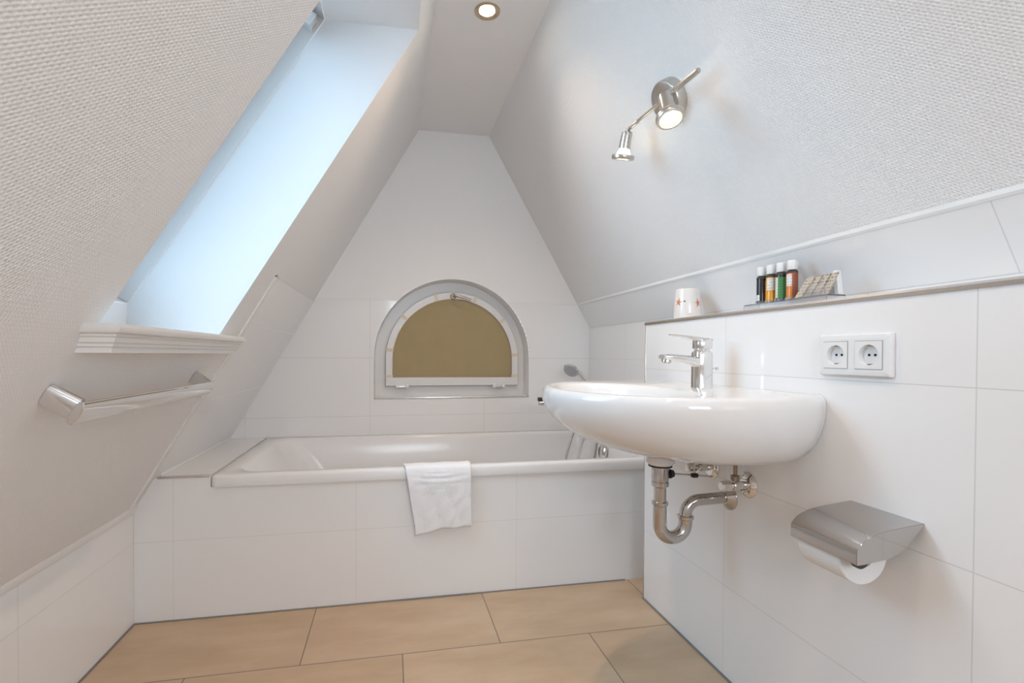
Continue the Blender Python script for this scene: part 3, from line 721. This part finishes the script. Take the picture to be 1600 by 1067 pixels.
for yc in (.8635, .7915):
    bm = bmesh.new(); h = .0275
    def sqp(x):
        o = []
        for k in range(64):
            an = 2 * pi * k / 64 + pi / 4; m_ = max(abs(cos(an)), abs(sin(an))); o.append((x, yc + h * cos(an) / m_, .911 + h * sin(an) / m_))
        return o
    sqr, sq0 = sqp(xf - .0118), sqp(xf - .0095)
    n = len(sqr)
    def circ(x, r):
        o = []
        for (a_, b_, c_) in sqr:
            an = math.atan2(c_ - .911, b_ - yc); o.append((x, yc + r * cos(an), .911 + r * sin(an)))
        return o
    loft(bm, [sq0, sqr, circ(xf - .0118, .0205), circ(xf - .0112, .0200), circ(xf - .0012, .0192)], True, False, True)
    ins = obj('socket_insert', bm, M['plast'], ds)
    bm = bmesh.new(); g = .0009
    for a0, a1, b0, b1 in ((yc - h - g, yc + h + g, .911 + h, .911 + h + g), (yc - h - g, yc + h + g, .911 - h - g, .911 - h), (yc - h - g, yc - h, .911 - h, .911 + h), (yc + h, yc + h + g, .911 - h, .911 + h)):
        box(bm, xf - .0109, xf - .0100, a0, a1, b0, b1)
    obj('shadow_gap', bm, pm('grey_gap', (.25, .24, .23), .8), ins)
    bm = bmesh.new()
    for s_ in (-1, 1): lathe(bm, (xf - .0011, yc + s_ * .0062, .911), (-1, 0, 0), [(.0026, 0), (.0026, .0006)], 16)
    obj('pin_hole', bm, M['hole'], ins)
    for s_ in (-1, 1):
        bm = bmesh.new(); box(bm, xf - .0095, xf - .0015, yc - .0035, yc + .0035, .911 + s_ * .0183 - .0014, .911 + s_ * .0183 + .0014, .0005, 1)
        obj('earth_clip', bm, M['dchrome'], ins)

# ----------------------------------------------------------------- toilet paper holder and roll
th_ = thing('toilet_paper_holder', 'chrome toilet paper holder with curved lid on the right wall', 'toilet paper holder', (XW, .765, .58))
py0, py1 = .694, .833
top = crom([(.9275, 0, .6125), (.885, 0, .6085), (.850, 0, .6045), (.822, 0, .5985), (.800, 0, .589), (.788, 0, .578)], 6)
bm = bmesh.new(); th = .0018
inn = [p + Vector((.0008, 0, -th)) for p in top]
lip = [(.785, .572), (.785, .549)]
prof_o = [(p.x, p.z) for p in top] + lip
prof_i = [(p.x - 0, p.z) for p in inn][:-1] + [(.7895, .575), (.787, .549)]
pp = prof_o + prof_i[::-1]
prism(bm, [(x, py0, z) for x, z in pp], (0, py1 - py0, 0)); obj('holder_lid', bm, M['dchrome'], th_)
for ya in (py0 - .0012, py1 - .0006):
    bm = bmesh.new(); side = [(p.x, p.z - .0005) for p in top] + [(.7855, .572), (.7855, .549), (.800, .5495), (.845, .5545), (.872, .562), (.890, .573), (.9275, .610)]
    prism(bm, [(x, ya, z) for x, z in side], (0, .0018, 0)); obj('holder_side', bm, M['dchrome'], th_)
bm = bmesh.new(); box(bm, .915, .9275, .72, .81, .565, .604, .002); obj('wall_bracket', bm, M['dchrome'], th_)
rc = Vector((.846, 0, .5480)); rr_ = .0520
bm = bmesh.new(); tube(bm, [(rc.x - .004, py0 + .001, rc.z + .012), (rc.x - .004, py1 - .001, rc.z + .012)], .0045, 18)
lathe(bm, (.803, .7005, .5540), (0, 1, 0), [(.0155, 0), (.0155, .008)], 24)
obj('roll_spindle', bm, M['dark'], th_)
bm = bmesh.new(); y0_, y1_ = .733, .826
loopsr = []
for r_, y_ in ((.0205, y0_), (rr_ - .0015, y0_), (rr_, y0_ + .0015), (rr_, y1_ - .0015), (rr_ - .0015, y1_), (.0205, y1_), (.0205, y0_)):
    loopsr.append([(rc.x + r_ * cos(2 * pi * k / 64), y_, rc.z - .004 + r_ * sin(2 * pi * k / 64)) for k in range(64)])
loft(bm, loopsr, True, False, False); bmesh.ops.remove_doubles(bm, verts=bm.verts[:], dist=1e-6)
ro = obj('toilet_paper_roll', bm, M['paper']); tag(ro, 'white toilet paper roll hanging in the chrome holder', 'toilet paper'); rebase(ro, (rc.x, .765, rc.z - .004))

# ----------------------------------------------------------------- tumbler with starfish on the ledge
ZL = 1.0265; cx_, cy_ = .990, 1.497
cu = thing('tumbler', 'cream porcelain tumbler with orange starfish on the ledge', 'tumbler', (cx_, cy_, ZL))
prof_c = [(.030, 0), (.0440, .0015), (.0450, .006), (.0425, .05), (.0395, .098), (.0385, .104), (.0365, .1055), (.0355, .104), (.039, .05), (.041, .010), (.02, .008)]
bm = bmesh.new(); lathe(bm, (cx_, cy_, ZL), (0, 0, 1), prof_c, 56); obj('tumbler_cup', bm, M['porcelain'], cu)
def surf_star(az, zc, R_, rot, name='starfish', mat=None, arms=5, inr=.36):
    """star wrapped on the tapering cup: az = direction seen from the cup's axis"""
    bm = bmesh.new(); pts = []
    for k in range(arms * 2):
        a = rot + pi * k / arms; r = R_ if k % 2 == 0 else R_ * inr
        pts.append((r * sin(a), r * cos(a)))
    def on(u, v):
        z = zc + v; rad = .0450 - (.0450 - .0392) * (z / .1) + .0006; a = az + u / rad
        return Vector((cx_ + rad * cos(a), cy_ + rad * sin(a), ZL + z))
    c = bm.verts.new(on(0, 0)); vs = [bm.verts.new(on(*p)) for p in pts]; mid = [bm.verts.new(on(p[0] * .5, p[1] * .5)) for p in pts]
    n = len(vs)
    for i in range(n):
        j = (i + 1) % n; bm.faces.new([c, mid[i], mid[j]]); bm.faces.new([mid[i], vs[i], vs[j], mid[j]])
    obj(name, bm, mat or M['coral'], cu)
view = math.atan2(-cy_, -cx_)       # towards the camera
surf_star(view - .72, .060, .016, .15)
surf_star(view + .88, .056, .0175, -.25)
surf_star(view - .22, .062, .0030, 0, 'dot_mark', M['dark'], 6, .9)
surf_star(view + .18, .018, .0055, .4, 'shell_mark', pm('sand_glaze', (.66, .55, .42), .3), 4, .7)

# ----------------------------------------------------------------- acrylic rack, four bottles, sachets
rk = thing('acrylic_rack', 'clear acrylic rack holding small bottles on the ledge', 'rack', (.985, 1.06, ZL))
bx0, bx1, by0, by1 = .968, 1.018, .934, 1.200
bm = bmesh.new(); box(bm, bx0, bx1, by0, by1, ZL + .0195, ZL + .0225, .0008, 1); obj('rack_shelf', bm, M['acryl'], rk)
for ya, yb in ((by1 - .0028, by1), (by0, by0 + .0028)):
    bm = bmesh.new(); box(bm, bx0, bx1, ya, yb, ZL, ZL + .0193, .0006, 1); obj('rack_foot', bm, M['acryl'], rk)
bm = bmesh.new(); box(bm, bx0, bx0 + .003, .942, 1.002, ZL + .0227, ZL + .046, .0008, 1); box(bm, bx0 + .024, bx0 + .027, .942, 1.002, ZL + .0227, ZL + .040, .0008, 1)
obj('sachet_pocket', bm, M['acryl'], rk)
BY = [1.168, 1.134, 1.100, 1.065]; BX = .998; r_b = .0130
for y in BY:
    bm = bmesh.new(); loopsr = []
    for r_, z_ in ((r_b + .0008, 0), (r_b + .0024, 0), (r_b + .0024, .008), (r_b + .0008, .008), (r_b + .0008, 0)):
        loopsr.append([(BX + r_ * cos(2 * pi * k / 28), y + r_ * sin(2 * pi * k / 28), ZL + .0227 + z_) for k in range(28)])
    loft(bm, loopsr, True, False, False); bmesh.ops.remove_doubles(bm, verts=bm.verts[:], dist=1e-6); obj('bottle_ring', bm, M['acryl'], rk)
def labelmat(name, col, ink, n=1100):
    m, t, b = newmat(name); N, L_ = t.nodes, t.links
    g = N.new('ShaderNodeTexCoord'); s = N.new('ShaderNodeSeparateXYZ'); L_.new(g.outputs['Object'], s.inputs[0])
    sc = N.new('ShaderNodeVectorMath'); sc.operation = 'MULTIPLY'; sc.inputs[1].default_value = (n, n, n * .45); L_.new(g.outputs['Object'], sc.inputs[0])
    nz = N.new('ShaderNodeTexNoise'); nz.inputs['Scale'].default_value = 1; L_.new(sc.outputs[0], nz.inputs['Vector'])
    a = mth(t, 'GREATER_THAN', nz.outputs['Fac'], .54)
    st = mth(t, 'LESS_THAN', mth(t, 'FRACT', mth(t, 'DIVIDE', s.outputs[2], .0075)), .30)
    k = mth(t, 'MULTIPLY', a, st)
    mxx = N.new('ShaderNodeMix'); mxx.data_type = 'RGBA'; mxx.inputs['A'].default_value = (*col, 1); mxx.inputs['B'].default_value = (*ink, 1)
    L_.new(k, mxx.inputs['Factor']); L_.new(mxx.outputs['Result'], b.inputs['Base Color']); b.inputs['Roughness'].default_value = .45
    return m
def liquid(name, col): return pm(name, col, .08, coat=.6)
zb0 = ZL + .0228; vdir = math.atan2(-1.1, -.998)
def arc_label(bm, y, a0, a1, z0, z1, r):
    n = 16
    A_ = [(BX + r * cos(a0 + (a1 - a0) * k / n), y + r * sin(a0 + (a1 - a0) * k / n)) for k in range(n + 1)]
    for (xa, ya), (xb, yb) in zip(A_, A_[1:]): poly(bm, [(xa, ya, z0), (xb, yb, z0), (xb, yb, z1), (xa, ya, z1)])
    bmesh.ops.remove_doubles(bm, verts=bm.verts[:], dist=1e-7)
specs = [
    ('small nearly black bottle with white cap, nearest the starfish tumbler', (.012, .011, .012), [((.80, .79, .78), (.3, .3, .3), -1.15, -.35, .006, .022), ((.55, .33, .22), (.2, .1, .05), .65, 1.5, .006, .060)]),
    ('small amber bottle with white cap and cream label, between black and green ones', (.80, .36, .010), [((.80, .77, .70), (.35, .2, .1), -.9, .95, .030, .062)]),
    ('small bottle with green label and white cap', (.03, .025, .02), [((.055, .26, .085), (.03, .12, .05), -.55, 1.0, .006, .060), ((.76, .74, .60), (.4, .4, .3), -1.5, -.6, .006, .060)]),
    ('small bottle with red-brown label and white cap, beside the paper sachets', (.70, .23, .03), [((.32, .085, .035), (.15, .03, .02), 0.0, 1.5, .0, .066), ((.80, .76, .72), (.4, .3, .25), -1.2, -.05, .032, .062)]),
]
for i, (y, (lab, col, labs)) in enumerate(zip(BY, specs)):
    b_ = thing('shampoo_bottle', lab, 'bottle', (BX, y, zb0), 'small bottles in the acrylic rack')
    bm = bmesh.new(); lathe(bm, (BX, y, zb0), (0, 0, 1), [(.009, 0), (r_b, .002), (r_b, .068), (r_b - .001, .072), (.0095, .075), (.0075, .077)], 32)
    obj('bottle_body', bm, liquid('bottle_liquid_%d' % i, col), b_)
    bm = bmesh.new(); lathe(bm, (BX, y, zb0 + .068), (0, 0, 1), [(r_b + .0002, 0), (r_b + .0002, .004), (.0105, .0078), (.0078, .0095)], 32); obj('bottle_shoulder', bm, M['dark'], b_)
    bm = bmesh.new(); lathe(bm, (BX, y, zb0 + .077), (0, 0, 1), [(.0112, 0), (.0117, .001), (.0117, .0225), (.0107, .0240)], 32); obj('bottle_cap', bm, M['plast'], b_)
    for q, (c, ink, a0, a1, z0, z1) in enumerate(labs):
        bm = bmesh.new(); arc_label(bm, y, vdir + a0, vdir + a1, zb0 + z0 + .003, zb0 + z1 + .003, r_b + .0003)
        obj('bottle_label', bm, labelmat('bottle_label_%d_%d' % (i, q), c, ink), b_)
# sachets leaning in the rack
mk = labelmat('kraft_paper_print', (.60, .53, .43), (.10, .085, .07), 260)
for i in range(4):
    lean = radians(32 - i * 3); yb_ = 1.030 - i * .0200; x_ = .974 + i * .0035
    bm = bmesh.new(); w_, h_, t_ = .021, .052, .003
    c0 = Vector((x_, yb_, ZL + .0232)); ex = Vector((0, -1, .06)).normalized(); ez = Vector((.15, -sin(lean), cos(lean))).normalized(); en = ex.cross(ez).normalized()
    b2 = bmesh.new(); box(b2, 0, 1, 0, 1, 0, 1)
    for v in b2.verts: v.co = c0 + ex * (w_ * (v.co.x)) + ez * (h_ * v.co.z) + en * (t_ * (v.co.y - .5))
    bmesh.ops.bevel(b2, geom=b2.edges[:], offset=.0006, segments=1, affect='EDGES'); merge(bm, b2)
    o = obj('paper_sachet', bm, mk)
    tag(o, ['brown printed paper sachet leaning next to the red-brown bottle', 'second brown paper sachet from the bottles', 'third brown paper sachet from the bottles', 'brown paper sachet in front of the white folded card'][i], 'sachet', 'paper sachets in the acrylic rack')
    rebase(o, c0)
bm = bmesh.new(); prism(bm, [(1.001, .968, ZL + .0228), (1.001, .937, ZL + .0228), (1.004, .947, ZL + .080), (1.004, .955, ZL + .080)], (.014, 0, 0), .001)
o = obj('folded_card', bm, M['plast']); tag(o, 'white folded card standing at the end of the acrylic rack', 'card'); rebase(o, (.997, .95, ZL + .0228))

# ----------------------------------------------------------------- wall spotlight on the right slope
def SRp(y, z, off): return Vector((SR(z, 0), y, z)) + NR * off
sp = thing('wall_spotlight', 'nickel wall spotlight with two lit spots on the right slope', 'wall lamp', SRp(1.245, 1.625, 0))
base = SRp(1.245, 1.628, .0005)
bm = bmesh.new(); lathe(bm, base, NR, [(.056, 0), (.056, .024), (.054, .028), (.050, .0295), (.02, .0300)], 56); obj('mounting_plate', bm, M['nickel'], sp)
Lp = Vector((.7225, 1.349, 1.608)); Ep = Vector((.729, 1.153, 1.603)); Tp = Vector((.732, 1.072, 1.602))
bm = bmesh.new(); lathe(bm, base + NR * .0295, NR, [(.008, 0), (.008, .022)], 18); obj('bar_mount', bm, M['nickel'], sp)
bm = bmesh.new(); tube(bm, [Lp, (Lp + Ep) / 2, Ep], .0048, 18); obj('lamp_bar', bm, M['nickel'], sp)
bm = bmesh.new(); tube(bm, [Ep + (Lp - Ep) * .04, Ep + (Tp - Ep) * .05, Tp], [.0062, .0072, .0072], 18); tube(bm, [Tp, Tp + (Tp - Ep) * .05], [.0070, .0045], 18); obj('bar_sleeve', bm, M['nickel'], sp)
def spot_head(top, ring, arm_from, name, energy):
    ax = (ring - top); Ln = ax.length; ax.normalize(); x = frame_of(ax)
    bm = bmesh.new(); tube(bm, [arm_from, arm_from * .35 + (top - ax * .004) * .65, top - ax * .004, top + ax * .008], [.0066, .0062, .0050, .0050], 16); ar = obj('lamp_arm', bm, M['nickel'], sp)
    bm = bmesh.new(); lathe(bm, top, ax, [(.012, 0), (.0155, .003), (.0165, .007), (.0175, .050), (.0165, .051)], 32, True, False)
    hd_ = obj('spot_head', bm, M['nickel'], sp)
    bm = bmesh.new(); lathe(bm, top + ax * .049, ax, [(.0155, 0), (.0165, .004), (.020, .012), (.0245, .024)], 32, False, False); obj('reflector_glass', bm, M['frost'], hd_)
    rc_ = top + ax * .073
    bm = bmesh.new(); lo = []
    for r_, h_ in ((.0265, -.004), (.0335, -.004), (.0345, -.001), (.0345, .006), (.0330, .0085), (.0270, .0085), (.0262, .004), (.0265, -.004)):
        lo.append([rc_ + ax * h_ + (x[0] * cos(2 * pi * k / 48) + x[1] * sin(2 * pi * k / 48)) * r_ for k in range(48)])
    loft(bm, lo, True, False, False); bmesh.ops.remove_doubles(bm, verts=bm.verts[:], dist=1e-6); obj('spot_ring', bm, M['nickel'], hd_)
    bm = bmesh.new(); lathe(bm, rc_ + ax * .0005, ax, [(.0262, 0), (.0200, .0005)], 40, False, False); obj('lens_rim', bm, M['halo'], hd_)
    bm = bmesh.new(); lathe(bm, rc_, ax, [(.0200, 0), (.017, .0015), (.008, .0025)], 40); obj('lamp_lens', bm, M['bulb'], hd_)
    l = bpy.data.lights.new('spot_light', 'SPOT'); l.energy = energy; l.color = WARM; l.spot_size = radians(112); l.spot_blend = .7; l.shadow_soft_size = .022
    o = bpy.data.objects.new('spot_light', l); C.objects.link(o); o.rotation_mode = 'QUATERNION'
    o.rotation_quaternion = ax.to_track_quat('-Z', 'Y'); o.parent = sp; o.location = rc_ + ax * .010 - sp.location
Tl = Vector((.709, 1.388, 1.594))
spot_head(Tl, Vector((.706, 1.412, 1.520)), Lp, 'a', SPOT_W)
spot_head(Vector((.677, 1.128, 1.566)), Vector((.676, 1.097, 1.486)), Ep, 'b', SPOT_W)

# ----------------------------------------------------------------- recessed downlights: one in view, two added out of view as warm fill
brass_ = pm('warm_brass', (.62, .50, .36), .22, metal=1)
def downlight(y, label, watt):
    dl = thing('ceiling_downlight', label, 'downlight', (.319, y, ZC), 'downlights along the narrow ceiling')
    bm = bmesh.new(); lo = []
    for r_, h_ in ((.0440, -.0003), (.0435, -.0035), (.0400, -.0045), (.0350, -.0040), (.0300, -.0015), (.0270, -.0006)):
        lo.append([(.319 + r_ * cos(2 * pi * k / 56), y + r_ * sin(2 * pi * k / 56), ZC + h_) for k in range(56)])
    loft(bm, lo, True, False, False); obj('downlight_ring', bm, brass_, dl)
    bm = bmesh.new(); lathe(bm, (.319, y, ZC - .0005), (0, 0, -1), [(.0265, 0), (.022, .0008), (.010, .0016)], 40); obj('lamp_lens', bm, M['bulb2'], dl)
    l = bpy.data.lights.new('down_light', 'SPOT'); l.energy = watt; l.color = WARM; l.spot_size = radians(135); l.spot_blend = 1.0; l.shadow_soft_size = .025
    o = bpy.data.objects.new('down_light', l); C.objects.link(o); o.parent = dl; o.location = (0, 0, -.008)
downlight(1.643, 'lit brass-toned recessed downlight in the narrow ceiling, nearest the arched window', DOWN_W)
downlight(.55, 'added fill downlight, recessed out of view in the narrow ceiling above the wash basin end of the room', DOWN_FILL_W)
downlight(-.55, 'added fill downlight, recessed out of view in the narrow ceiling nearest the added rear window', DOWN_FILL_W)
